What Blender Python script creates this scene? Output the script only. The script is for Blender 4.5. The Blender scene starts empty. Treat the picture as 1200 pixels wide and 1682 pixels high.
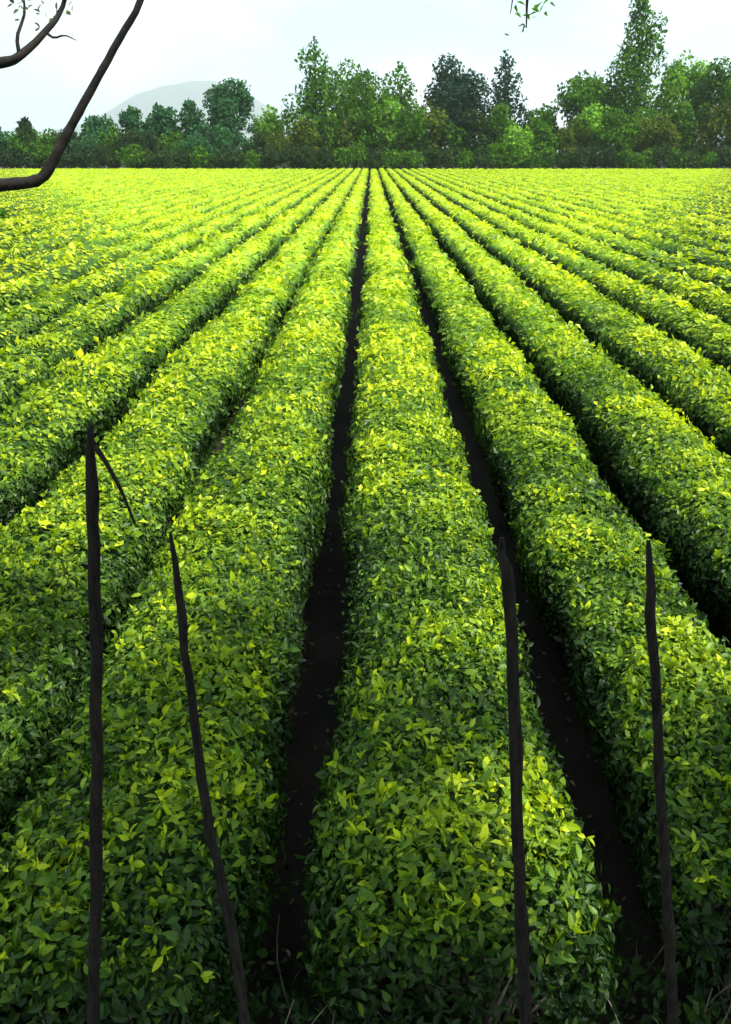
import bpy, math, random
import numpy as np
from mathutils import Vector

R = math.radians
random.seed(7)
rng = np.random.default_rng(7)
S = bpy.context.scene
C = S.collection

# ------------------------------------------------------------------ camera
CAM_Z = 3.9
FPX = 1300.0                      # focal length in photo pixels (photo 1200 x 1682)
PITCH = math.atan((841.0 - 250.0) / FPX)
YAW = R(0.4)
cam_data = bpy.data.cameras.new('camera')
cam = bpy.data.objects.new('camera', cam_data)
C.objects.link(cam)
cam.location = (0, 0, CAM_Z)
cam.rotation_euler = (math.pi / 2 - PITCH, 0, YAW)
cam_data.sensor_fit = 'VERTICAL'
cam_data.sensor_height = 36.0
cam_data.sensor_width = 36.0
cam_data.lens = 36.0 * FPX / 1682.0
cam_data.clip_start = 0.05
cam_data.clip_end = 20000
S.camera = cam
S.render.resolution_x, S.render.resolution_y = 731, 1024

# ------------------------------------------------------------------ sky, sun, exposure
SUN_EL, SUN_AZ = R(56), R(118)     # azimuth measured from +Y towards +X
world = bpy.data.worlds.new('World')
S.world = world
world.use_nodes = True
nt = world.node_tree
nt.nodes.clear()
wo = nt.nodes.new('ShaderNodeOutputWorld')
bg = nt.nodes.new('ShaderNodeBackground')
sky = nt.nodes.new('ShaderNodeTexSky')
sky.sky_type = 'NISHITA'
sky.sun_disc = False
sky.sun_elevation = SUN_EL
sky.sun_rotation = SUN_AZ
sky.air_density = 1.0
sky.dust_density = 1.5
tc = nt.nodes.new('ShaderNodeTexCoord')
mp = nt.nodes.new('ShaderNodeMapping')
mp.inputs['Scale'].default_value = (1.0, 1.0, 2.4)
mp.inputs['Location'].default_value = (0.35, 0.1, 0.2)
nz = nt.nodes.new('ShaderNodeTexNoise')
nz.inputs['Scale'].default_value = 2.6
nz.inputs['Detail'].default_value = 6.0
nz.inputs['Roughness'].default_value = 0.55
rp = nt.nodes.new('ShaderNodeValToRGB')
rp.color_ramp.elements[0].position = 0.42
rp.color_ramp.elements[0].color = (0.12, 0.12, 0.12, 1)
rp.color_ramp.elements[1].position = 0.66
rp.color_ramp.elements[1].color = (1, 1, 1, 1)
veil = nt.nodes.new('ShaderNodeMix')
veil.data_type = 'RGBA'
veil.inputs['Factor'].default_value = 0.72
veil.inputs['B'].default_value = (6.6, 11.4, 12.4, 1)    # thin pale cyan veil over the blue
mx = nt.nodes.new('ShaderNodeMix')
mx.data_type = 'RGBA'
mx.inputs['B'].default_value = (15.0, 14.9, 15.2, 1)       # bright thin cloud
L = nt.links.new
L(tc.outputs['Generated'], mp.inputs['Vector'])
L(mp.outputs['Vector'], nz.inputs['Vector'])
L(nz.outputs['Fac'], rp.inputs['Fac'])
L(rp.outputs['Color'], mx.inputs['Factor'])
L(sky.outputs['Color'], veil.inputs['A'])
L(veil.outputs['Result'], mx.inputs['A'])
L(mx.outputs['Result'], bg.inputs['Color'])
bg.inputs['Strength'].default_value = 0.048
L(bg.outputs['Background'], wo.inputs['Surface'])

sun_data = bpy.data.lights.new('sun', 'SUN')
sun_data.energy = 4.9
sun_data.angle = R(3)
sun_data.color = (1.0, 0.95, 0.86)
sun = bpy.data.objects.new('sun', sun_data)
C.objects.link(sun)
sdir = Vector((math.sin(SUN_AZ) * math.cos(SUN_EL), math.cos(SUN_AZ) * math.cos(SUN_EL), math.sin(SUN_EL)))
sun.rotation_euler = sdir.to_track_quat('Z', 'Y').to_euler()
sun.location = (20, 10, 40)

S.view_settings.view_transform = 'Standard'
S.view_settings.look = 'None'
S.view_settings.gamma = 1.0
S.view_settings.use_curve_mapping = False
S.view_settings.exposure = 1.05
S.cycles.max_bounces = 8
S.cycles.transparent_max_bounces = 8
S.cycles.volume_bounces = 4

# ------------------------------------------------------------------ helpers
CP, SP = math.cos(PITCH), math.sin(PITCH)


def ray(px, py):
    a, b = (px - 600.0) / FPX, (py - 841.0) / FPX
    v = Vector((a, CP - b * SP, -SP - b * CP))
    x = v.x * math.cos(YAW) - v.y * math.sin(YAW)
    y = v.x * math.sin(YAW) + v.y * math.cos(YAW)
    return Vector((x, y, v.z))


def at(px, py, Y):
    r = ray(px, py)
    k = Y / r.y
    return Vector((r.x * k, Y, CAM_Z + r.z * k))


def tag(o, label=None, cat=None, group=None, kind=None):
    if label: o['label'] = label
    if cat: o['category'] = cat
    if group: o['group'] = group
    if kind: o['kind'] = kind
    return o


def empty(name, loc):
    o = bpy.data.objects.new(name, None)
    o.empty_display_size = 0.2
    C.objects.link(o)
    o.location = loc
    return o


def mesh_obj(name, verts, loops, starts, totals, mat, parent=None, attrs=None, smooth=False, loc=None):
    """verts (n,3); loops flat vertex ids; starts/totals per polygon."""
    me = bpy.data.meshes.new(name)
    me.vertices.add(len(verts))
    me.vertices.foreach_set('co', np.ascontiguousarray(verts, dtype=np.float32).ravel())
    me.loops.add(len(loops))
    me.loops.foreach_set('vertex_index', np.ascontiguousarray(loops, dtype=np.int32))
    me.polygons.add(len(starts))
    me.polygons.foreach_set('loop_start', np.ascontiguousarray(starts, dtype=np.int32))
    me.polygons.foreach_set('loop_total', np.ascontiguousarray(totals, dtype=np.int32))
    me.polygons.foreach_set('use_smooth', np.full(len(starts), smooth, dtype=bool))
    for k, v in (attrs or {}).items():
        a = me.attributes.new(k, 'FLOAT', 'POINT')
        a.data.foreach_set('value', np.ascontiguousarray(v, dtype=np.float32))
    me.update(calc_edges=True)
    me.validate()
    me.materials.append(mat)
    o = bpy.data.objects.new(name, me)
    C.objects.link(o)
    if parent is not None: o.parent = parent
    if loc is not None: o.location = loc
    return o


def grid_faces(nu, nv, off=0):
    i, j = np.meshgrid(np.arange(nu - 1), np.arange(nv - 1), indexing='ij')
    a = (i * nv + j).ravel() + off
    return np.stack([a, a + nv, a + nv + 1, a + 1], 1)


def quads_obj(name, verts, quads, mat, parent=None, attrs=None, smooth=False, loc=None):
    q = np.asarray(quads)
    n, k = q.shape
    return mesh_obj(name, verts, q.ravel(), np.arange(n) * k, np.full(n, k), mat, parent, attrs, smooth, loc)


def hash3(x, y, z, seed):
    h = (x * 374761393 + y * 668265263 + z * 2147483647 + seed * 1274126177) & 0xFFFFFFFF
    h = ((h ^ (h >> 13)) * 1274126177) & 0xFFFFFFFF
    h = (h ^ (h >> 16)) & 0xFFFFFFFF
    return h.astype(np.float64) / 4294967295.0


def vnoise(p, scale, seed=0):
    """value noise in -1..1 at points p (n,3)."""
    q = np.asarray(p, dtype=np.float64) / scale
    i = np.floor(q).astype(np.int64)
    f = q - i
    f = f * f * (3 - 2 * f)
    out = 0
    for dx in (0, 1):
        for dy in (0, 1):
            for dz in (0, 1):
                w = (f[:, 0] if dx else 1 - f[:, 0]) * (f[:, 1] if dy else 1 - f[:, 1]) * (f[:, 2] if dz else 1 - f[:, 2])
                out = out + w * hash3(i[:, 0] + dx, i[:, 1] + dy, i[:, 2] + dz, seed)
    return out * 2 - 1


def tube(points, radii, sides=8, seed=0, rough=0.0):
    """verts and quads of a tapered tube through points."""
    P = [Vector(p) for p in points]
    V, n = [], len(P)
    prev = None
    rr = random.Random(seed)
    for k in range(n):
        t = (P[min(k + 1, n - 1)] - P[max(k - 1, 0)]).normalized()
        if prev is None:
            ref = Vector((0, 0, 1)) if abs(t.z) < 0.9 else Vector((1, 0, 0))
            u = t.cross(ref).normalized()
        else:
            u = (prev - t * prev.dot(t)).normalized()
        prev = u
        w = t.cross(u)
        for s in range(sides):
            a = 2 * math.pi * s / sides
            r = radii[k] * (1 + rough * (rr.random() - 0.5))
            V.append(P[k] + u * (math.cos(a) * r) + w * (math.sin(a) * r))
    F = []
    for k in range(n - 1):
        for s in range(sides):
            a, b = k * sides + s, k * sides + (s + 1) % sides
            F.append((a, b, b + sides, a + sides))
    # caps: fans of degenerate-free quads around an end point
    for base, p, flip in ((0, P[0], True), ((n - 1) * sides, P[-1], False)):
        c = len(V)
        V.append(p)
        for s in range(0, sides, 2):
            q = (base + s, base + (s + 1) % sides, base + (s + 2) % sides, c)
            F.append(q[::-1] if flip else q)
    return V, F


class Tubes:
    def __init__(self): self.v, self.f = [], []

    def add(self, points, radii, sides=6, seed=0, rough=0.0):
        v, f = tube(points, radii, sides, seed, rough)
        o = len(self.v)
        self.v += [tuple(x) for x in v]
        self.f += [tuple(i + o for i in q) for q in f]

    def build(self, name, mat, parent=None, loc=(0, 0, 0)):
        v = np.array(self.v) - np.array(loc)
        return quads_obj(name, v, np.array(self.f), mat, parent, smooth=True)


def smooth_path(pts, n):
    """Catmull-Rom through pts."""
    P = [Vector(p) for p in pts]
    P = [P[0] * 2 - P[1]] + P + [P[-1] * 2 - P[-2]]
    out = []
    segs = len(P) - 3
    for k in range(n):
        t = k / (n - 1) * segs
        i = min(int(t), segs - 1)
        t -= i
        a, b, c, d = P[i:i + 4]
        out.append(0.5 * ((2 * b) + (c - a) * t + (2 * a - 5 * b + 4 * c - d) * t * t + (3 * b - a - 3 * c + d) * t ** 3))
    return out


# ------------------------------------------------------------------ materials
def new_mat(name):
    m = bpy.data.materials.new(name)
    m.use_nodes = True
    m.node_tree.nodes.clear()
    return m, m.node_tree


def leaf_mat(name, stops, rough=0.5, transl=0.35, spec=0.35, shell=False, tw=1.5):
    """leaf colour from the leaf's own age (0 old or painted dark .. 1 fresh shoot) and a per-leaf variation."""
    m, t = new_mat(name)
    N, K = t.nodes.new, t.links.new
    out = N('ShaderNodeOutputMaterial')
    age_tone = N('ShaderNodeAttribute'); age_tone.attribute_name = 'age_tone'
    var = N('ShaderNodeAttribute'); var.attribute_name = 'var'
    ramp = N('ShaderNodeValToRGB')
    els = ramp.color_ramp.elements
    while len(els) < len(stops): els.new(0.5)
    for e, (p, c) in zip(els, stops):
        e.position = p; e.color = (*c, 1)
    src = age_tone.outputs['Fac']
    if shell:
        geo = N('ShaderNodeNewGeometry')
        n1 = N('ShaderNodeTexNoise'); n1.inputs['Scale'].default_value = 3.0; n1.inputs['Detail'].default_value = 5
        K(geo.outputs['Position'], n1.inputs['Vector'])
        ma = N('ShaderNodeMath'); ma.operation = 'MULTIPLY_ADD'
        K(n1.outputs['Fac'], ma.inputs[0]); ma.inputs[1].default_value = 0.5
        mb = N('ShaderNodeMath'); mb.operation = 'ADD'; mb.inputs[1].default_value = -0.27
        K(age_tone.outputs['Fac'], mb.inputs[0]); K(mb.outputs[0], ma.inputs[2])
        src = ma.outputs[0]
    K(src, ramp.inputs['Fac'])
    hsv = N('ShaderNodeHueSaturation')
    K(ramp.outputs['Color'], hsv.inputs['Color'])
    mr = N('ShaderNodeMapRange')
    mr.inputs['To Min'].default_value = 0.62; mr.inputs['To Max'].default_value = 1.38
    K(var.outputs['Fac'], mr.inputs['Value']); K(mr.outputs['Result'], hsv.inputs['Value'])
    hr = N('ShaderNodeMapRange')
    hr.inputs['To Min'].default_value = 0.515; hr.inputs['To Max'].default_value = 0.488
    K(var.outputs['Fac'], hr.inputs['Value']); K(hr.outputs['Result'], hsv.inputs['Hue'])
    bs = N('ShaderNodeBsdfPrincipled')
    bs.inputs['Roughness'].default_value = rough
    bs.inputs['Specular IOR Level'].default_value = spec
    K(hsv.outputs['Color'], bs.inputs['Base Color'])
    if transl > 0:
        tr = N('ShaderNodeBsdfTranslucent')
        g = N('ShaderNodeMix'); g.data_type = 'RGBA'; g.blend_type = 'MULTIPLY'
        g.inputs['Factor'].default_value = 1.0
        g.inputs['B'].default_value = (tw * 1.05, tw, tw * 0.4, 1)
        K(hsv.outputs['Color'], g.inputs['A']); K(g.outputs['Result'], tr.inputs['Color'])
        mix = N('ShaderNodeMixShader'); mix.inputs['Fac'].default_value = transl
        K(bs.outputs[0], mix.inputs[1]); K(tr.outputs[0], mix.inputs[2])
        K(mix.outputs[0], out.inputs['Surface'])
    else:
        K(bs.outputs[0], out.inputs['Surface'])
    return m


def noise_mat(name, c1, c2, scale=4.0, rough=0.85, bump=0.4, stretch=(1, 1, 1), spec=0.2):
    m, t = new_mat(name)
    N, K = t.nodes.new, t.links.new
    out = N('ShaderNodeOutputMaterial')
    tcn = N('ShaderNodeTexCoord'); mpn = N('ShaderNodeMapping')
    mpn.inputs['Scale'].default_value = stretch
    K(tcn.outputs['Object'], mpn.inputs['Vector'])
    n1 = N('ShaderNodeTexNoise'); n1.inputs['Scale'].default_value = scale; n1.inputs['Detail'].default_value = 8
    n1.inputs['Roughness'].default_value = 0.65
    K(mpn.outputs['Vector'], n1.inputs['Vector'])
    ramp = N('ShaderNodeValToRGB')
    ramp.color_ramp.elements[0].position = 0.35; ramp.color_ramp.elements[0].color = (*c1, 1)
    ramp.color_ramp.elements[1].position = 0.68; ramp.color_ramp.elements[1].color = (*c2, 1)
    K(n1.outputs['Fac'], ramp.inputs['Fac'])
    bs = N('ShaderNodeBsdfPrincipled')
    bs.inputs['Roughness'].default_value = rough
    bs.inputs['Specular IOR Level'].default_value = spec
    K(ramp.outputs['Color'], bs.inputs['Base Color'])
    if bump:
        b = N('ShaderNodeBump'); b.inputs['Strength'].default_value = bump; b.inputs['Distance'].default_value = 0.02
        K(n1.outputs['Fac'], b.inputs['Height']); K(b.outputs[0], bs.inputs['Normal'])
    K(bs.outputs[0], out.inputs['Surface'])
    return m


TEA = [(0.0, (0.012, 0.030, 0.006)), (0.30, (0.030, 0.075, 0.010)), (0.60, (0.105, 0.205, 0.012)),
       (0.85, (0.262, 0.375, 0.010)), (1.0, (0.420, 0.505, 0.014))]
M_TEA = leaf_mat('tea_leaf', TEA, rough=0.45, transl=0.38, spec=0.30)
M_TEA_SHELL = leaf_mat('tea_inner_foliage', TEA, rough=0.7, transl=0.0, spec=0.1, shell=True)
M_STEM = noise_mat('tea_stem_bark', (0.05, 0.04, 0.032), (0.14, 0.12, 0.10), 18, bump=0.6)
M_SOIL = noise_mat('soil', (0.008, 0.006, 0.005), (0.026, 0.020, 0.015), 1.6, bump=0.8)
M_POLE = noise_mat('dark_pole_wood', (0.004, 0.0035, 0.003), (0.030, 0.025, 0.020), 11, bump=1.0, stretch=(6, 6, 1))
M_BARK = noise_mat('tree_bark', (0.008, 0.007, 0.006), (0.030, 0.026, 0.022), 8, bump=0.9)
M_PALEBARK = noise_mat('pale_bark', (0.13, 0.11, 0.085), (0.26, 0.23, 0.18), 6, bump=0.5)
M_HILL = noise_mat('hill_woodland', (0.03, 0.05, 0.03), (0.06, 0.08, 0.04), 0.01, bump=0)


def tree_mat(name, dark, light, transl=0.35):
    return leaf_mat(name, [(0.0, dark), (1.0, light)], rough=0.75, transl=transl, spec=0.05, tw=1.5)


MT = {
    'dark': tree_mat('dark_evergreen_leaf', (0.010, 0.026, 0.010), (0.036, 0.075, 0.020)),
    'blue': tree_mat('bluish_evergreen_leaf', (0.008, 0.028, 0.022), (0.028, 0.072, 0.050)),
    'mid': tree_mat('mid_green_leaf', (0.012, 0.048, 0.004), (0.090, 0.220, 0.014)),
    'teal': tree_mat('teal_green_leaf', (0.012, 0.055, 0.022), (0.045, 0.140, 0.050)),
    'olive': tree_mat('olive_leaf', (0.024, 0.050, 0.005), (0.120, 0.170, 0.018)),
    'brown': tree_mat('brownish_leaf', (0.036, 0.036, 0.010), (0.115, 0.105, 0.034)),
    'lime': tree_mat('pale_green_leaf', (0.060, 0.160, 0.012), (0.200, 0.400, 0.040), 0.35),
    'grey': tree_mat('greyish_green_leaf', (0.045, 0.062, 0.036), (0.120, 0.140, 0.080), 0.3),
}

# ------------------------------------------------------------------ ground and far hill
FIELD_END = 165.0


def ground_sheet():
    xs = np.concatenate([np.linspace(-6600, -120, 16), np.linspace(-110, 110, 56), np.linspace(120, 6600, 16)])
    ys = np.concatenate([np.linspace(-60, -6, 6), np.linspace(-5, 12, 90), np.linspace(13, 200, 60), np.linspace(220, 9600, 26)])
    X, Y = np.meshgrid(xs, ys, indexing='ij')
    P = np.stack([X.ravel(), Y.ravel(), np.zeros(X.size)], 1)
    near = np.clip(1 - np.abs(P[:, 1]) / 40, 0, 1)
    P[:, 2] = near * 0.025 * vnoise(P, 0.5, 3)
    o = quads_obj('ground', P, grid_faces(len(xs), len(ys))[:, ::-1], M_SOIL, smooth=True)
    return tag(o, kind='structure')


ground_sheet()


def far_hill():
    pts = [(-60, 244), (60, 225), (140, 206), (185, 180), (225, 157), (265, 143), (305, 136), (345, 135), (390, 149), (440, 176), (500, 205), (580, 236), (640, 248)]
    Y0 = 8200.0
    nu, nv = 110, 20
    px = np.linspace(pts[0][0], pts[-1][0], nu)
    py = np.interp(px, [p[0] for p in pts], [p[1] for p in pts])
    V = []
    for a, b in zip(px, py):
        top = at(a, b, Y0)
        for j in range(nv):
            s = j / (nv - 1) * 2 - 1
            zz = (top.z + 6) * (1 - s * s) ** 1.2
            V.append((top.x * (1 + s * 0.12), Y0 + s * 1000, zz - 0.5))
    V = np.array(V)
    V[:, 2] = np.maximum(V[:, 2] + 6 * (vnoise(V, 420, 5) * 5 + vnoise(V, 150, 6) * 2) * (V[:, 2] > 8), -0.5)
    o = quads_obj('hill', V, grid_faces(nu, nv)[:, ::-1], M_HILL, smooth=True)
    tag(o, kind='structure')


far_hill()

# ------------------------------------------------------------------ tea hedges
PITCH_ROW = 1.45
ROW0 = 0.39
TOP = 1.0
PROF = np.array([(-0.36, 0.0), (-0.42, 0.22), (-0.49, 0.42), (-0.555, 0.60), (-0.57, 0.73), (-0.525, 0.85), (-0.41, 0.945),
                 (-0.22, 1.005), (0.0, 1.03), (0.22, 1.005), (0.41, 0.945), (0.525, 0.85), (0.57, 0.73), (0.555, 0.60),
                 (0.49, 0.42), (0.42, 0.22), (0.36, 0.0)])
_d = np.diff(PROF, axis=0)
SEG = np.hypot(_d[:, 0], _d[:, 1])
CUM = np.concatenate([[0], np.cumsum(SEG)])
_nrm = np.stack([-_d[:, 1], _d[:, 0]], 1) / SEG[:, None]
_vn = np.vstack([_nrm[:1], (_nrm[:-1] + _nrm[1:]) / 2, _nrm[-1:]])
VN = _vn / np.linalg.norm(_vn, axis=1)[:, None]


def prof_at(s):
    x = np.interp(s, CUM, PROF[:, 0]); z = np.interp(s, CUM, PROF[:, 1])
    nx = np.interp(s, CUM, VN[:, 0]); nz_ = np.interp(s, CUM, VN[:, 1])
    return x, z, nx, nz_


def bulge(pw, rough):
    """how far the clipped surface stands off the ideal section, in metres"""
    return rough * (0.055 * vnoise(pw, 2.6, 10) + 0.060 * vnoise(pw, 0.95, 11) + 0.046 * vnoise(pw, 0.34, 12) + 0.030 * vnoise(pw, 0.15, 13))


def leaves_mesh(name, P, Nrm, size, age_tone, var, mat, parent, detailed, flat=0.5, loc=None):
    """P,Nrm (n,3): leaf bases and surface normals. One mesh of separate leaves."""
    n = len(P)
    if n == 0: return None
    nn = Nrm + rng.normal(0, flat, (n, 3))
    nn /= np.linalg.norm(nn, axis=1)[:, None]
    d = rng.normal(0, 1, (n, 3)) + np.array([0, 0, 0.5])
    d -= nn * np.sum(d * nn, 1)[:, None]
    d /= np.linalg.norm(d, axis=1)[:, None] + 1e-9
    w = np.cross(nn, d)
    L_ = size[:, None]
    if detailed:
        W = L_ * rng.uniform(0.17, 0.25, (n, 1))
        droop = rng.uniform(-0.02, 0.16, (n, 1))
        cup = rng.uniform(0.05, 0.35, (n, 1))
        b = P
        m1 = P + d * L_ * 0.32 + nn * L_ * 0.05
        m2 = P + d * L_ * 0.68 + nn * L_ * (0.06 - droop * 0.4)
        t = P + d * L_ + nn * L_ * (0.02 - droop)
        l1 = m1 - w * W + nn * W * cup; r1 = m1 + w * W + nn * W * cup
        l2 = m2 - w * W * 0.82 + nn * W * cup; r2 = m2 + w * W * 0.82 + nn * W * cup
        V = np.stack([b, m1, m2, t, l1, l2, r1, r2], 1).reshape(-1, 3)
        pat = np.array([0, 6, 1, 0, 1, 4, 1, 6, 7, 2, 1, 2, 5, 4, 2, 7, 3, 2, 3, 5])
        tot = np.array([3, 3, 4, 4, 3, 3]); k = 8
    else:
        W = L_ * rng.uniform(0.24, 0.38, (n, 1))
        cup = rng.uniform(-0.1, 0.35, (n, 1))
        m = P + d * L_ * 0.5 + nn * L_ * 0.08
        V = np.stack([P, m - w * W + nn * W * cup, P + d * L_, m + w * W + nn * W * cup], 1).reshape(-1, 3)
        pat = np.array([0, 3, 2, 0, 2, 1]); tot = np.array([3, 3]); k = 4
    loops = (np.arange(n)[:, None] * k + pat[None]).ravel()
    totals = np.tile(tot, n)
    starts = np.concatenate([[0], np.cumsum(totals)[:-1]])
    if loc is not None: V = V - np.array(loc)
    o = mesh_obj(name, V, loops, starts, totals, mat, parent,
                 {'age_tone': np.repeat(age_tone, k), 'var': np.repeat(var, k)})
    o['kind'] = 'stuff'
    return o


def leaf_size(d):
    return np.clip(0.0072 * d, 0.053, 0.20)


def make_hedge(p0, ang, length, label, group, rough=1.0, fresh=0.0, end_leaf=False, left_side=True, right_side=True, width=1.0):
    """a clipped tea hedge starting at p0 and running `length` along direction ang (from +Y towards +X)."""
    dx, dy = math.sin(ang), math.cos(ang)
    sx, sy = math.cos(ang), -math.sin(ang)
    root = empty('tea_hedge', (p0[0], p0[1], 0))
    tag(root, label, 'tea hedge', group)

    def world_of(t, x, z):
        t = np.asarray(t, dtype=float) + 0 * np.asarray(x)
        x = x + 0.05 * vnoise(np.stack([t, 0 * t + p0[0] * 7.1, 0 * t + p0[1]], 1), 2.3, 51)
        return np.stack([p0[0] + t * dx + x * sx, p0[1] + t * dy + x * sy, z], 1)

    # inner mass: lumpy clipped body under the leaves
    ts = [0.42 if end_leaf else 0.0]
    while ts[-1] < length:
        dd = math.hypot(p0[0] + ts[-1] * dx, p0[1] + ts[-1] * dy)
        ts.append(ts[-1] + min(max(0.09, 0.022 * dd), 1.6))
    ts[-1] = length
    ts = np.array(ts)
    k = len(PROF)
    T = np.repeat(ts, k)
    px = np.tile(PROF[:, 0] * width, len(ts)); pz = np.tile(PROF[:, 1], len(ts))
    nx = np.tile(VN[:, 0], len(ts)); nz_ = np.tile(VN[:, 1], len(ts))
    base = world_of(T, px, pz)
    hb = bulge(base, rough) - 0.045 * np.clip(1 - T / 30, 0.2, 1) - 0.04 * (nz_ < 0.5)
    lowf = np.clip(pz / 0.25, 0, 1)
    hb = hb * lowf
    taper = np.clip((T - ts[0] + 0.05) / 0.30, 0, 1) ** 0.5
    px2 = (px + nx * hb) * (0.82 + 0.18 * taper) * (0.74 + 0.26 * np.clip(pz / 0.5, 0, 1)); pz2 = np.maximum((pz + nz_ * hb) * (0.90 + 0.10 * taper), 0)
    V = world_of(T, px2, pz2)
    shell_tone = np.clip(0.02 + 0.10 * np.clip((T - 4) / 10, 0, 1) + 0.70 * np.clip(nz_, 0, 1) ** 1.8 * np.clip((T - 3) / 14, 0, 1) + 0.12 * vnoise(base, 1.7, 21), 0, 1)  # tone painted dark towards the near end, as shade between the leaves
    F = grid_faces(len(ts), k)
    # end caps
    capq = []
    for e in (0, len(ts) - 1):
        o = e * k
        for j in range(k // 2):
            a = (o + j, o + j + 1, o + k - 2 - j, o + k - 1 - j)
            if j + 1 == k - 2 - j: continue
            capq.append(a if e == 0 else a[::-1])
    F = np.vstack([F, np.array(capq)])
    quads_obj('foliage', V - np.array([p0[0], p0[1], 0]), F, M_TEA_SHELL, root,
              {'age_tone': shell_tone, 'var': np.clip(0.5 + 0.5 * vnoise(base, 0.6, 22), 0, 1)}, smooth=True)

    # leaves: sampled cell by cell along the hedge, fewer and larger with distance
    Ps, Ns, Ss, As, Vs, near_flag = [], [], [], [], [], []
    t = 0.0
    while t < length:
        cx, cy = p0[0] + t * dx, p0[1] + t * dy
        d = math.hypot(cx, cy) + 1e-6
        dist = math.sqrt(d * d + 2.9 * 2.9)
        step = min(max(0.25, 0.06 * d), length - t + 1e-6, 6.0)
        s = float(leaf_size(np.array(dist)))
        cov = 2.55 if dist < 6 else (1.85 if dist < 9 else (1.35 if dist < 22 else (0.7 if dist < 45 else 0.36)))
        area_leaf = 0.30 * s * s if dist < 9 else 0.31 * s * s
        lo, hi = 0.0, CUM[-1]
        if dist > 45: lo, hi = CUM[4], CUM[-5]
        n = int(cov * step * (hi - lo) / area_leaf * rng.uniform(0.92, 1.08))
        sp = rng.uniform(lo, hi, n)
        tt = t + rng.uniform(0, step, n)
        x, z, ax, az = prof_at(sp)
        keep = (rng.uniform(0, 1, n) < np.clip(0.22 + z * 1.35, 0, 1))        # thin towards the foot
        if not left_side: keep &= ~((ax < -0.75) & (rng.uniform(0, 1, n) < 0.6))
        tt, x, z, ax, az = tt[keep], x[keep] * width, z[keep], ax[keep], az[keep]
        pw = world_of(tt, x, z)
        hb = bulge(pw, rough) + rng.normal(-0.012, 0.03 if dist < 12 else 0.035, len(tt)) - np.where(az < 0.6, 0.5 * s, 0.12 * s) * (1.0 if dist > 9 else 0.3)
        tp = np.clip((tt + 0.05) / 0.22, 0, 1) ** 0.5
        pw = world_of(tt, (x + ax * hb) * (0.82 + 0.18 * tp), (z + az * hb) * (0.90 + 0.10 * tp))
        nrm = np.stack([ax * sx, ax * sy, az], 1)
        patch = vnoise(pw, 1.5, 31) * 0.5 + vnoise(pw, 0.5, 32) * 0.5
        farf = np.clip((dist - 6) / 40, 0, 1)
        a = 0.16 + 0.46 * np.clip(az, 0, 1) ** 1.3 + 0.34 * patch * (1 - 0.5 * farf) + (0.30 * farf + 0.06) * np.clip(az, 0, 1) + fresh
        a -= 0.21 * np.clip(1 - (dist - 3.8) / 6.5, 0, 1)  # nearest leaves darkened: foreground shade painted into their colour
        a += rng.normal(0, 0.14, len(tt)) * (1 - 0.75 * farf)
        shoot = (rng.uniform(0, 1, len(tt)) < (0.05 if dist < 8 else 0.13)) & (az > 0.6)
        a = np.where(shoot, a + 0.28, a)
        if dist < 14:
            ph = rng.uniform(0, 6.283, len(tt))
            up = np.stack([np.cos(ph), np.sin(ph), 0.25 + 0 * ph], 1)
            nrm = np.where(shoot[:, None], up, nrm)
            pw[:, 2] += np.where(shoot, rng.uniform(0, 0.05, len(tt)), 0)
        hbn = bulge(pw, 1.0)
        a += np.clip(hbn * 3.0, -0.24, 0.16)  # painted shading: leaves in hollows darker, on bumps lighter
        if dist < 8 and shoot.any():
            # a shoot is a small rosette: three more young leaves leaning out of the same tip
            q = np.repeat(np.nonzero(shoot)[0], 3)
            ph = np.tile(np.arange(3) * 2.09, shoot.sum()) + rng.uniform(0, 1.2, len(q))
            out = np.stack([np.cos(ph), np.sin(ph), rng.uniform(0.35, 1.1, len(q))], 1)
            pw = np.vstack([pw, pw[q] + 0.006 * out])
            nrm = np.vstack([nrm, out])
            a = np.concatenate([a, a[q] + rng.normal(-0.03, 0.06, len(q))])
            tt = np.concatenate([tt, tt[q]])
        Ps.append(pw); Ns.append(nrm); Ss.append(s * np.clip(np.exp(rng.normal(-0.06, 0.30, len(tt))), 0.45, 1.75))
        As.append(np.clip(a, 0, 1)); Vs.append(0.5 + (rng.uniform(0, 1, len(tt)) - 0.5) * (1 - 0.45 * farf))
        near_flag.append(np.full(len(tt), dist < 6.4))
        t += step
    # leaves on the end of the hedge that faces the camera
    if end_leaf:
        n = 6800
        sp = rng.uniform(0, CUM[-1], n); f = rng.uniform(0, 1, n) ** 0.5
        x, z, ax, az = prof_at(sp)
        x, z = x * f * 0.94 * width, 0.10 + (z - 0.10) * f * 0.97
        keep = rng.uniform(0, 1, n) < np.clip(z ** 2.4 * 0.95, 0.05, 1)
        x, z = x[keep], z[keep]
        pw = world_of(rng.uniform(0, 1, len(x)) ** 1.5 * 0.45 - 0.06, x, z)
        Ps.append(pw); Ns.append(np.tile(np.array([-dx, -dy, 0.6]), (len(x), 1)) + rng.normal(0, 0.4, (len(x), 3)))
        Ss.append(0.058 * rng.uniform(0.6, 1.3, len(x)))
        As.append(np.clip(0.02 + 0.34 * z ** 3 + rng.normal(0, 0.13, len(x)), 0, 1)); Vs.append(rng.uniform(0, 1, len(x)))  # end leaves painted darker towards the foot, standing in for shade
        near_flag.append(np.ones(len(x), bool))
    d0 = math.hypot(p0[0], p0[1])
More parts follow.
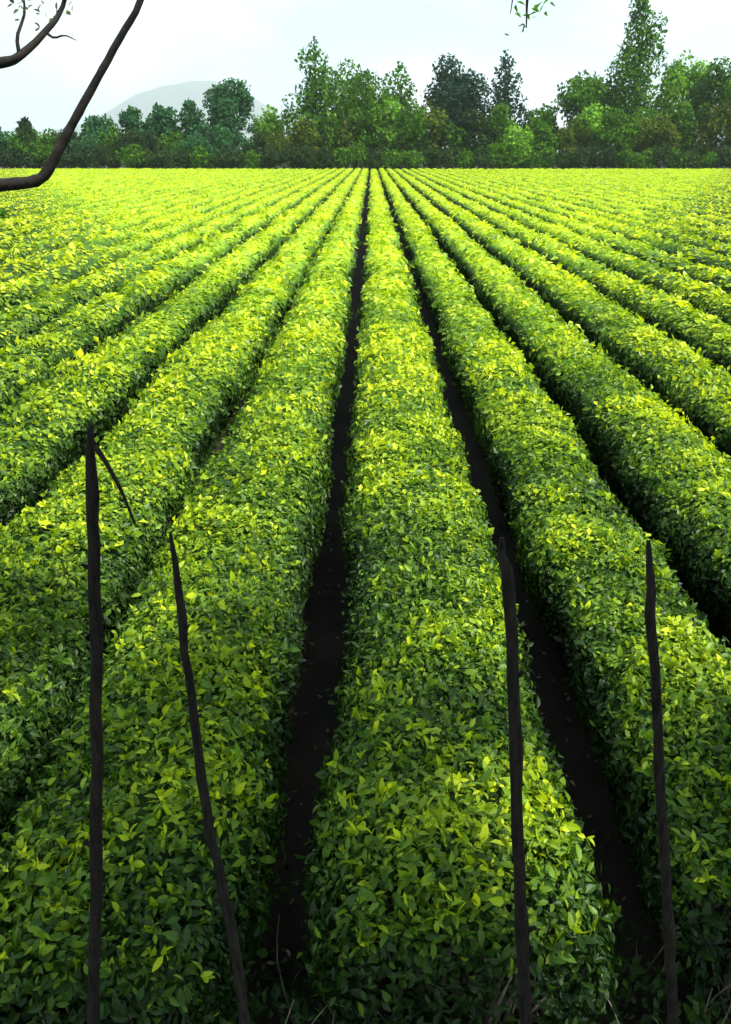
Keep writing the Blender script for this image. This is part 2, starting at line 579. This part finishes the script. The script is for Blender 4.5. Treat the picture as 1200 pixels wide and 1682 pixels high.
    if not end_leaf and d0 < 60:
        s = float(leaf_size(np.array(d0)))
        n = int(1.6 * 1.1 / (0.31 * s * s))
        sp = rng.uniform(0, CUM[-1], n); f = rng.uniform(0, 1, n) ** 0.5
        x, z, ax, az = prof_at(sp)
        x, z = x * f * 0.9, 0.1 + (z - 0.1) * f * 0.95
        Ps.append(world_of(rng.normal(-0.05, 0.05, n), x, z))
        Ns.append(np.tile(np.array([-dx, -dy, 0.6]), (n, 1)) + rng.normal(0, 0.4, (n, 3)))
        Ss.append(s * rng.uniform(0.6, 1.3, n)); As.append(np.clip(0.05 + 0.5 * z + rng.normal(0, 0.12, n), 0, 1))
        Vs.append(rng.uniform(0, 1, n)); near_flag.append(np.zeros(n, bool))
    P = np.concatenate(Ps); Nn = np.concatenate(Ns); Sz = np.concatenate(Ss); A = np.concatenate(As); Va = np.concatenate(Vs)
    nf = np.concatenate(near_flag)
    if nf.any():
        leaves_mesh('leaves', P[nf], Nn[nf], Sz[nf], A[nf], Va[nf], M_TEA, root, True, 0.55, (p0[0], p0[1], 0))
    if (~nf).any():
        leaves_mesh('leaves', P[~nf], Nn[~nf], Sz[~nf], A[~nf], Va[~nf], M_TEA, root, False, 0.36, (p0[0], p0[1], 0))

    # woody stems at the end of the near hedges
    if end_leaf:
        tb = Tubes()
        r = random.Random(int(p0[0] * 100) + 9)
        for q in range(34):
            t0 = r.uniform(-0.02, 1.2)
            x0 = r.uniform(-0.22, 0.22)
            x1 = x0 * 1.6 + r.uniform(-0.2, 0.2)
            t1 = t0 + r.uniform(-0.16, 0.16)
            z1 = r.uniform(0.65, 0.93)
            if t0 < 0.3: t1 = t0 - r.uniform(0.02, 0.10)
            pts = []
            for (tq, xq, zq) in ((t0, x0, -0.02), ((t0 * 2 + t1) / 3 + r.uniform(-0.03, 0.03), x0 * 0.7 + x1 * 0.3, z1 * 0.4), (t1, x1, z1)):
                pts.append((tq * dx + xq * sx, tq * dy + xq * sy, zq))
            tb.add(smooth_path(pts, 6), [0.016, 0.014, 0.012, 0.009, 0.007, 0.004], 6, q, 0.2)
        o = tb.build('stems', M_STEM, root)
        o['kind'] = 'stuff'
    return root


# the rows one can follow by eye, named by their place in the field
NEAR_LABELS = {
    0: 'central tea hedge running straight away from the camera between two dark furrows',
    1: 'tea hedge just right of the central one, slim pole before its right edge',
    -1: 'tea hedge just left of the central one, behind the crooked thin pole',
    2: 'second tea hedge to the right of the central hedge, leaving the picture halfway down',
    -2: 'second tea hedge to the left of the central hedge, topped by the tallest dark pole',
    3: 'third tea hedge to the right of the central hedge, lower and paler than its neighbours',
    -3: 'third tea hedge to the left of the central hedge, cut by the left edge',
    4: 'fourth tea hedge to the right of the central hedge, thin and straight',
    5: 'fifth tea hedge to the right of the central hedge, a thin line towards the trees',
    -4: 'fourth tea hedge to the left of the central hedge, lumpy with blurred furrows',
    -5: 'fifth tea hedge to the left of the central hedge, a thin line towards the trees',
    -6: 'sixth tea hedge to the left of the central hedge, a thin line towards the trees',
}
START = {0: 2.22, 1: 2.55, -1: 2.05, 2: 2.9, -2: 2.2}
SHIFT = {0: 0.04, 1: 0.05, -1: -0.08, -2: -0.02, -3: -0.08}
WIDE = {0: 1.09, 1: 0.92, 2: 0.96, -1: 1.08, -2: 1.10}
for n in range(-50, 48):
    x = ROW0 + PITCH_ROW * n + SHIFT.get(n, -0.13 if n < 0 else 0)
    y0 = START.get(n, max(2.4, (abs(x) - 0.5) / 0.43 - 3.5))
    if y0 > FIELD_END - 8: continue
    lab = NEAR_LABELS.get(n, 'far tea hedge on the %s side of the field, merging into a bright green carpet' % ('left' if n < 0 else 'right'))
    grp = 'long straight tea hedges of the field'
    rg = 1.0 if n >= -1 else (1.5 if n >= -4 else 1.25)
    make_hedge((x, y0), 0.0, FIELD_END + random.uniform(-1.5, 1.0) - y0, lab, grp, rough=rg,
               fresh=random.uniform(-0.03, 0.03), end_leaf=abs(n) <= 2, width=WIDE.get(n, 0.95 if n > 0 else 1.03))


def litter():
    n = 3600
    P = np.stack([rng.uniform(-5, 6, n), 1.4 + 9 * rng.uniform(0, 1, n) ** 1.4, np.full(n, 0.03)], 1)
    P[:, 2] += 0.025 * vnoise(P * np.array([1, 1, 0]), 0.5, 3) - 0.005
    o = leaves_mesh('leaf_litter', P, np.tile([0.0, 0, 1.0], (n, 1)), rng.uniform(0.03, 0.07, n), rng.uniform(0, 1, n), rng.uniform(0, 1, n),
                    M_LITTER, None, True, 0.35)
    tag(o, 'dead brown tea leaves lying on the dark soil of the furrows')


M_LITTER = leaf_mat('dead_leaf', [(0.0, (0.03, 0.02, 0.012)), (0.6, (0.10, 0.075, 0.045)), (1.0, (0.24, 0.19, 0.13))], rough=0.8, transl=0.1, spec=0.15)
litter()

def undergrowth():
    g = np.random.default_rng(17)
    n = 9000
    X = g.uniform(-3.6, 3.6, n)
    Y = 0.9 + 1.75 * g.uniform(0, 1, n)
    gap = np.abs(((X - (ROW0 + 0.04)) / PITCH_ROW + 0.5) % 1.0 - 0.0)
    gap = np.minimum(gap, 1 - gap) * PITCH_ROW                  # distance from the middle of a furrow
    Y += np.where(gap < 0.22, g.uniform(0, 0.9, n), 0)
    hmax = np.clip(0.32 + 0.30 * vnoise(np.stack([X, Y, 0 * X], 1), 0.45, 61), 0.05, 0.7)
    P = np.stack([X, Y, g.uniform(0, 1, n) ** 0.8 * hmax], 1)
    nr = np.stack([g.normal(0, 0.5, n), g.normal(-0.3, 0.5, n), np.full(n, 0.8)], 1)
    o = leaves_mesh('undergrowth', P, nr, g.uniform(0.03, 0.085, n), np.clip(g.normal(0.16, 0.13, n), 0, 1), g.uniform(0, 1, n), M_TEA, None, False, 0.5)
    tag(o, 'dark tangle of low weeds closing the furrows at the bottom edge', kind='stuff')
    tb = Tubes()
    r = random.Random(71)
    for q in range(230):
        x, y = r.uniform(-3.2, 3.2), r.uniform(1.0, 2.9)
        h = r.uniform(0.2, 0.75)
        a = r.uniform(0, 6.28); l = r.uniform(0.05, 0.35)
        e = Vector((x + math.cos(a) * l, y + math.sin(a) * l, h))
        tb.add(smooth_path([(x, y, -0.03), ((x + e.x) / 2 + r.uniform(-.05, .05), (y + e.y) / 2, h * 0.6), e], 5), [0.006, 0.005, 0.004, 0.003, 0.0015], 4, q)
    o = tb.build('dry_weed_stalks', M_STALK)
    tag(o, 'thin dry greyish weed stalks standing in the tangle at the bottom edge', kind='stuff')


M_STALK = noise_mat('dry_stalk', (0.06, 0.05, 0.038), (0.22, 0.19, 0.15), 14, bump=0.3)
undergrowth()

# ------------------------------------------------------------------ poles in front of the hedges
POLES = [
    ([(147, 697), (152, 860), (156, 1050), (158, 1350), (154, 1640), (152, 1900)], 1.82, 1.72, (0.013, 0.026),
     'tallest slim dark pole, upright before the second hedge left of the centre'),
    ([(281, 878), (300, 1030), (322, 1210), (345, 1370), (374, 1490), (398, 1640), (420, 1860)], 1.86, 1.62, (0.010, 0.023),
     'thin crooked dark pole leaning before the hedge left of the centre'),
    ([(822, 884), (838, 1010), (846, 1250), (856, 1500), (864, 1680), (872, 1880)], 1.92, 1.75, (0.015, 0.029),
     'thick dark pole before the right edge of the central hedge'),
    ([(1066, 888), (1072, 1060), (1083, 1280), (1096, 1500), (1106, 1690), (1116, 1880)], 1.95, 1.75, (0.012, 0.024),
     'slim dark pole before the hedge right of the centre, near the right edge'),
]
for pi, (pp, ytop, ybot, (r0, r1), lab) in enumerate(POLES):
    y_top, y_bot = pp[0][1], pp[-1][1]
    pts = []
    for (a, b) in pp:
        f = (b - y_top) / (y_bot - y_top)
        pts.append(at(a, b, ytop + (ybot - ytop) * f))
    last = pts[-1]
    dirn = (pts[-1] - pts[-2]).normalized()
    while pts[-1].z > -0.15:
        pts.append(pts[-1] + dirn * 0.25)
    n = 34
    path = smooth_path(pts, n)
    rr = random.Random(pi)
    path = [p + Vector((rr.uniform(-1, 1), rr.uniform(-1, 1), 0)) * 0.004 for p in path]
    rad = [r0 + (r1 - r0) * (i / (n - 1)) for i in range(n)]
    for i in range(3, n, 5): rad[i] *= 1.14
    rad[0] *= 0.45; rad[1] *= 0.8
    base = path[-1].copy(); base.z = 0
    root = empty('wooden_pole', base)
    tag(root, lab, 'pole', 'slim poles standing before the hedges')
    tb = Tubes(); tb.add(path, rad, 12, pi, 0.22); tb.build('shaft', M_POLE, root, base)
    if pi == 0:
        tw = Tubes()
        tw.add(smooth_path([at(150, 728, 1.82), at(166, 748, 1.80), at(196, 800, 1.78), at(222, 862, 1.76)], 10), [0.009 - 0.006 * i / 9 for i in range(10)], 6, 3, 0.2)
        tw.build('side_twig', M_POLE, root, base)
    for i in (6, 13, 21):
        kn = Tubes()
        d = Vector((rr.choice([-1, 1]), rr.uniform(-0.4, 0.4), 0.7)).normalized()
        kn.add([path[i], path[i] + d * rad[i] * 1.3, path[i] + d * rad[i] * 2.2], [rad[i] * 0.5, rad[i] * 0.4, rad[i] * 0.25], 6)
        kn.build('knot', M_POLE, root, base)

# ------------------------------------------------------------------ trees behind the field
def crown_points(lobes, n, seed):
    """points near the surfaces of lobes (cx,cy,cz,rx,ry,rz), with normals"""
    g = np.random.default_rng(seed)
    lobes = np.array(lobes)
    wts = lobes[:, 3] * lobes[:, 5]; wts = wts / wts.sum()
    idx = g.choice(len(lobes), n, p=wts)
    u = g.normal(0, 1, (n, 3)); u /= np.linalg.norm(u, axis=1)[:, None]
    r = g.uniform(0.35, 1.0, n) ** 0.45
    c = lobes[idx]
    p = c[:, :3] + u * c[:, 3:] * r[:, None]
    return p, u, r


def make_tree(px, top_px, w_px, Y, kind, label, shape='round', group=None, name='tree', cat='tree', n=1500, base_frac=0.25, bark=None, seed=0, multi=1, leaf=None):
    g = np.random.default_rng(seed + 100)
    rr = random.Random(seed + 5)
    tp = at(px, top_px, Y)
    H = tp.z
    Wd = abs(at(px + w_px, 250, Y).x - at(px, 250, Y).x) / 2
    root = empty(name, (tp.x, Y, 0))
    tag(root, label, cat, group)
    lobes = []
    b = H * base_frac
    if shape == 'cone':
        Wd *= 1.25
        m = 30
        for i in range(m):
            f = i / (m - 1)
            z = b + (H - b) * f ** 0.9
            rad = Wd * (1 - f) ** 0.6 * rr.uniform(0.8, 1.15) + 0.3
            a = rr.uniform(0, 6.28)
            off = rad * 0.45
            lobes.append((math.cos(a) * off, math.sin(a) * off, z - 0.5, rad * 0.75, rad * 0.75, max(H * 0.06, rad * 0.5)))
        lobes.append((0, 0, H - H * 0.06, 0.5, 0.5, H * 0.06))
    elif shape == 'column':
        m = 22
        for i in range(m):
            f = i / (m - 1)
            z = b + (H - b) * f
            rad = Wd * (math.sin(math.pi * min(0.96, 0.18 + 0.8 * f)) ** 0.6) * rr.uniform(0.8, 1.1)
            a = rr.uniform(0, 6.28)
            lobes.append((math.cos(a) * rad * 0.35, math.sin(a) * rad * 0.35, min(z, H - H * 0.06), rad * 0.75, rad * 0.75, H * 0.07))
    else:
        m = 20 if shape == 'round' else 16
        cz, rz = (b + H) / 2, (H - b) / 2
        for i in range(m):
            a = rr.uniform(0, 6.28); e = math.asin(rr.uniform(-0.85, 0.95))
            k = rr.uniform(0.55, 0.72)
            lr = rr.uniform(0.28, 0.46)
            lobes.append((math.cos(a) * math.cos(e) * Wd * k, math.sin(a) * math.cos(e) * Wd * k, cz + math.sin(e) * rz * k,
                          Wd * lr, Wd * lr, rz * lr * 0.9))
        lobes.append((rr.uniform(-.2, .2) * Wd, 0, H - rz * 0.36, Wd * 0.42, Wd * 0.42, rz * 0.36))
        lobes.append((0, 0, cz, Wd * 0.6, Wd * 0.6, rz * 0.65))
    p, u, r = crown_points(lobes, int(n * 2.4), seed)
    ok = p[:, 2] > 0.3
    p, u, r = p[ok], u[ok], r[ok]
    size = np.full(len(p), leaf or 0.46 + 0.008 * (Y - 150)) * g.uniform(0.6, 1.5, len(p)) * (1.0 if H > 9 else 0.85)
    age_tone = np.clip(0.5 + 0.35 * vnoise(p + seed * 7.3, H * 0.12, 41) + g.normal(0, 0.18, len(p)), 0, 1)
    o = leaves_mesh('crown', p, u + np.array([0, 0, 0.25]), size, age_tone, g.uniform(0, 1, len(p)), MT[kind], root, False, 0.6)
    o['kind'] = 'stuff'
    tb = Tubes()
    for s in range(multi):
        a = 6.28 * s / max(multi, 1) + rr.uniform(0, 1)
        lean = Wd * 0.55 if multi > 1 else Wd * 0.06
        x1, y1 = math.cos(a) * lean, math.sin(a) * lean * 0.4
        r0 = max(0.11, H * 0.016) / (1 if multi == 1 else 1.5)
        pts = smooth_path([(x1 * 0.08, y1 * 0.1, -0.1), (x1 * 0.35, y1 * 0.35, H * 0.28), (x1, y1, H * 0.62), (x1 * 1.05, y1, H * 0.9)], 9)
        tb.add(pts, [r0 * (1.25 - 1.15 * i / 8) for i in range(9)], 7, seed + s, 0.15)
        for q in range(5):
            f = 0.32 + 0.11 * q
            st = pts[min(8, int(f * 9))]
            a2 = rr.uniform(0, 6.28)
            en = st + Vector((math.cos(a2) * Wd * 0.6, math.sin(a2) * Wd * 0.6, H * 0.13))
            mid = (st + en) / 2 + Vector((0, 0, H * 0.02))
            tb.add([st, mid, en], [r0 * 0.45, r0 * 0.32, r0 * 0.12], 5, q)
    tb.build('trunk', bark or M_BARK, root)
    return root


TREES = [
    # px, top, width, Y, colour, shape, label, leaf count
    (41, 196, 40, 172, 'dark', 'column', 'small near-black narrow conifer at the far left behind the dark limb', 900),
    (112, 212, 60, 174, 'dark', 'round', 'low dark tree just right of the big slanting limb', 900),
    (160, 190, 62, 178, 'teal', 'round', 'blue-green tree with dark round crown left of the pale hill', 1200),
    (215, 178, 60, 182, 'teal', 'column', 'blue-green upright tree below the left end of the pale hill', 1200),
    (262, 172, 56, 182, 'teal', 'round', 'blue-green rounded tree right below the pale hill', 1200),
    (312, 166, 60, 180, 'teal', 'column', 'blue-green tree below the top of the pale hill', 1200),
    (374, 126, 92, 184, 'teal', 'round', 'tall green tree at the right end of the pale hill', 1900),
    (438, 176, 56, 188, 'lime', 'round', 'pale low tree in the bright gap left of the tall pointed tree', 900),
    (514, 66, 100, 184, 'mid', 'cone', 'tall pointed dark green tree, left of centre above the field', 2600),
    (582, 98, 110, 182, 'mid', 'round', 'broad green tree against the right shoulder of the tall pointed tree', 2200),
    (655, 104, 84, 190, 'mid', 'cone', 'slender green tree between the broad tree and the dark domed crown', 1500),
    (748, 88, 118, 180, 'blue', 'round', 'big dark blue-green tree with a dense domed crown', 3000),
    (832, 88, 72, 186, 'blue', 'cone', 'narrow dark pointed tree right of the domed crown', 1500),
    (896, 172, 84, 186, 'mid', 'round', 'lower green tree in the dip under the open sky', 1200),
    (965, 118, 118, 184, 'mid', 'round', 'wide dark green tree left of the tallest conifer', 2200),
    (1062, -20, 104, 182, 'mid', 'cone', 'tallest pointed tree on the right, reaching the top of the picture', 3400),
    (1130, 84, 100, 186, 'lime', 'round', 'pale yellow-green tree beside the tallest pointed tree', 1800),
    (1192, 92, 90, 180, 'mid', 'round', 'rounded green tree at the right edge of the picture', 1800),
    (1262, 110, 90, 182, 'mid', 'round', 'green tree just beyond the right edge of the picture', 1200),
    (-40, 180, 80, 180, 'teal', 'round', 'blue-green tree just beyond the left edge of the picture', 1000),
]
for i, (px, tpx, w, Y, kind, shape, lab, n) in enumerate(TREES):
    make_tree(px, tpx, w, Y, kind, lab, shape, 'trees behind the field', n=n, base_frac=0.12 if shape != 'round' else 0.2, seed=i * 13 + 1,
              name={'cone': 'pointed_tree', 'column': 'upright_tree'}.get(shape, 'broadleaf_tree'))

# a belt of trees of a second rank and the shrubs at their foot
rs = random.Random(31)
x = -60
i = 0
while x < 1270:
    kind = rs.choice(['olive', 'mid', 'olive', 'mid', 'dark', 'mid', 'lime'] if x < 940 else ['mid', 'lime', 'mid', 'olive', 'lime']) if x > 440 else rs.choice(['teal', 'dark', 'teal', 'mid'])
    tpx = rs.uniform(195, 212) if 850 < x < 935 else rs.uniform(160, 198) if x > 470 else rs.uniform(205, 222)
    if 420 < x < 470: tpx = 215
    make_tree(x, tpx, rs.uniform(58, 84), rs.uniform(172, 178), kind,
              {'olive': 'olive green bushy tree in the belt below the taller crowns', 'lime': 'pale green bushy tree in the belt below the taller crowns',
               'mid': 'mid green bushy tree in the belt below the taller crowns', 'grey': 'greyish pale bushy tree in the belt below the taller crowns',
               'teal': 'blue-green bushy tree in the belt on the left', 'dark': 'dark green bushy tree in the belt below the taller crowns'}[kind],
              'bush', 'belt of bushy trees behind the field', name='bushy_tree', n=900, base_frac=0.10, seed=300 + i,
              bark=M_PALEBARK if kind in ('lime', 'olive') else M_BARK, multi=3 if kind in ('lime', 'olive') else 1)
    x += rs.uniform(26, 40)
    i += 1
x = -60
while x < 1270:
    kind = rs.choice(['dark', 'dark', 'mid', 'dark'])  # mostly dark leaf colour, painting the shadow strip along the field edge
    make_tree(x, rs.uniform(232, 250), rs.uniform(34, 56), rs.uniform(167.5, 169.5), kind,
              {'dark': 'low shrub painted dark like the shadow at the foot of the trees along the field edge', 'mid': 'low green shrub at the foot of the trees along the field edge',
               'olive': 'low olive shrub at the foot of the trees along the field edge'}[kind],
              'bush', 'low shrubs along the far field edge', name='shrub', cat='shrub', n=380, base_frac=0.02, seed=600 + i)
    x += rs.uniform(22, 34)
    i += 1

make_tree(-62, 292, 150, 42, 'mid', 'green bush at the left edge of the field, half hidden behind the limb', 'bush', None,
          name='shrub', cat='shrub', n=1500, base_frac=0.05, seed=902, leaf=0.20)

# ------------------------------------------------------------------ near tree at the left with the limb across the corner
def near_tree():
    Yt = 6.4
    base = Vector((at(-150, 400, Yt).x - 0.15, Yt, 0))
    root = empty('leaning_tree', base)
    tag(root, 'leafless dark tree at the left edge whose limb slants up across the corner', 'tree')

    def P(px, py, Y): return at(px, py, Y)
    tb = Tubes()
    path = smooth_path([base + Vector((0, 0, -0.1)), base + Vector((0.05, 0, 1.2)), base + Vector((-0.02, 0, 2.4)), P(-190, 260, Yt), P(-215, 60, Yt), P(-205, -200, Yt)], 26)
    tb.add(path, [0.17 - 0.10 * i / 25 for i in range(26)], 12, 1, 0.12)
    tb.build('trunk', M_BARK, root, base)
    lb = Tubes()
    lp = smooth_path([P(-185, 300, Yt), P(-90, 312, Yt), P(-20, 305, Yt), P(36, 301, Yt), P(68, 292, Yt), P(86, 266, Yt), P(100, 238, Yt), P(131, 181, Yt), P(164, 121, Yt), P(198, 60, Yt), P(230, 2, Yt), P(262, -120, Yt), P(330, -240, Yt)], 44)
    lb.add(lp, [0.076 - 0.059 * (i / 43) ** 0.45 for i in range(44)], 12, 2, 0.22)
    lb.build('limb', M_BARK, root, base)
    ub = Tubes()
    up = smooth_path([P(-200, 120, Yt), P(-90, 112, Yt + .2), P(0, 103, Yt + .3), P(32, 92, Yt + .3), P(74, 52, Yt + .4), P(102, 12, Yt + .5), P(118, -60, Yt + .5)], 26)
    ub.add(up, [0.050 - 0.040 * i / 25 for i in range(26)], 8, 3, 0.15)
    ub.add(smooth_path([P(74, 52, Yt + .4), P(88, 62, Yt + .4), P(106, 58, Yt + .4), P(124, 66, Yt + .5)], 8), [0.012 - 0.009 * i / 7 for i in range(8)], 6, 4)
    ub.add(smooth_path([P(32, 92, Yt + .3), P(28, 60, Yt + .3), P(40, 20, Yt + .4), P(34, -30, Yt + .4)], 9), [0.016 - 0.010 * i / 8 for i in range(9)], 6, 5)
    ub.build('upper_branch', M_BARK, root, base)
    # few young leaves near the twig ends
    g = np.random.default_rng(5)
    cs = [P(50, 14, Yt + .4), P(100, 8, Yt + .5), P(30, -10, Yt + .4)]
    pts = np.concatenate([np.array(c) + g.normal(0, 0.07, (16, 3)) for c in cs])
    o = leaves_mesh('leaves', pts, np.tile([0, -0.3, 1.0], (len(pts), 1)), np.full(len(pts), 0.055), g.uniform(0.4, 0.9, len(pts)),
                    g.uniform(0, 1, len(pts)), MT['grey'], root, True, 0.7, tuple(base))
    return root


near_tree()


def shade_tree():
    base = Vector((7.2, -2.6, 0))
    root = empty('overhanging_tree', base)
    tag(root, 'leafy tree beside the camera, its thin twig hanging in from the top edge', 'tree')
    tb = Tubes()
    top = Vector((6.2, -1.2, 8.6))
    path = smooth_path([base + Vector((0, 0, -0.1)), base + Vector((-0.1, 0.2, 2.6)), base + Vector((-0.4, 0.6, 5.2)), top], 20)
    tb.add(path, [0.26 - 0.16 * i / 19 for i in range(20)], 12, 21, 0.1)
    tb.build('trunk', M_BARK, root, base)
    g = np.random.default_rng(77)
    rr = random.Random(77)
    cl = []
    for q in range(46):  # crown out of view, filled out to shade the foreground
        c = Vector((rr.uniform(1.2, 7.8), rr.uniform(-2.8, 1.35), rr.uniform(7.4, 9.4)))
        if q >= 30: c = Vector((rr.uniform(-3.0, 2.4), rr.uniform(-1.6, 2.2), rr.uniform(7.2, 8.8)))  # extra unseen clusters added overhead to darken the foreground
        st = path[rr.randint(11, 19)]
        bt = Tubes()
        mid = (st + c) / 2 + Vector((rr.uniform(-.3, .3), rr.uniform(-.3, .3), rr.uniform(0.0, 0.5)))
        bt.add(smooth_path([st, mid, c], 9), [0.07 - 0.055 * i / 8 for i in range(9)], 7, q, 0.15)
        bt.build('branch', M_BARK, root, base)
        cl.append(c)
    op = smooth_path([path[14], Vector((4.2, 1.8, 7.6)), at(930, -260, 5.2), at(890, -110, 5.6), at(868, -20, 5.9), at(864, 46, 6.0)], 26)
    bt = Tubes()
    bt.add(op, [0.05 - 0.046 * (i / 25) ** 0.8 for i in range(26)], 8, 31, 0.15)
    bt.add(smooth_path([op[19], at(850, -40, 5.8), at(838, 22, 5.9)], 7), [0.008 - 0.005 * i / 6 for i in range(7)], 6, 32)
    bt.build('branch', M_BARK, root, base)
    pts = [np.array(c) + g.normal(0, 1, (700, 3)) * np.array([0.62, 0.55, 0.36]) for c in cl]
    pts.append(np.array([list(at(862, 6, 5.95)), list(at(842, -4, 5.9)), list(at(868, 30, 6.0))]).repeat(9, 0) + g.normal(0, 0.06, (27, 3)))
    tw = pts.pop()
    pts = np.concatenate(pts)
    foot = pts - np.array(sdir) * ((pts[:, 2] - 1.0) / sdir.z)[:, None]       # where each leaf's shadow falls on the hedge top
    open_ = np.ones(len(pts), bool)
    for A, B, rad in (((0.80, 3.0), (1.10, 2.10), 0.38), ((-1.45, 4.7), (-2.25, 3.1), 0.36)):       # two gaps cut in the unseen crown to let sun reach the hedges
        A, B = np.array(A), np.array(B)
        u = np.clip(((foot[:, :2] - A) @ (B - A)) / ((B - A) @ (B - A)), 0, 1)
        open_ &= np.linalg.norm(foot[:, :2] - (A + u[:, None] * (B - A)), axis=1) > rad
    pts = np.concatenate([pts[open_], tw])
    sz = np.concatenate([np.full(len(pts) - 27, 0.15), np.full(27, 0.06)]) * g.uniform(0.7, 1.3, len(pts))
    leaves_mesh('leaves', pts, np.tile([0, 0, 1.0], (len(pts), 1)), sz, g.uniform(0.2, 0.9, len(pts)), g.uniform(0, 1, len(pts)),
                MT['mid'], root, False, 0.6, tuple(base))


shade_tree()

# ------------------------------------------------------------------ air
def haze_box():
    x0, x1, y0, y1, z0, z1 = -6800, 6800, -100, 9700, -1.0, 790.0
    V = np.array([(x, y, z) for x in (x0, x1) for y in (y0, y1) for z in (z0, z1)], dtype=float)
    F = np.array([(0, 1, 3, 2), (4, 6, 7, 5), (0, 4, 5, 1), (2, 3, 7, 6), (0, 2, 6, 4), (1, 5, 7, 3)])
    m, t = new_mat('haze_air')
    out = t.nodes.new('ShaderNodeOutputMaterial')
    vol = t.nodes.new('ShaderNodeVolumePrincipled')
    vol.inputs['Color'].default_value = (0.84, 0.94, 1.0, 1)
    vol.inputs['Density'].default_value = 0.00012
    vol.inputs['Anisotropy'].default_value = 0.2
    t.links.new(vol.outputs['Volume'], out.inputs['Volume'])
    o = quads_obj('haze', V, F, m)
    tag(o, 'pale thin air that fades the trees and the hill', kind='stuff')


haze_box()
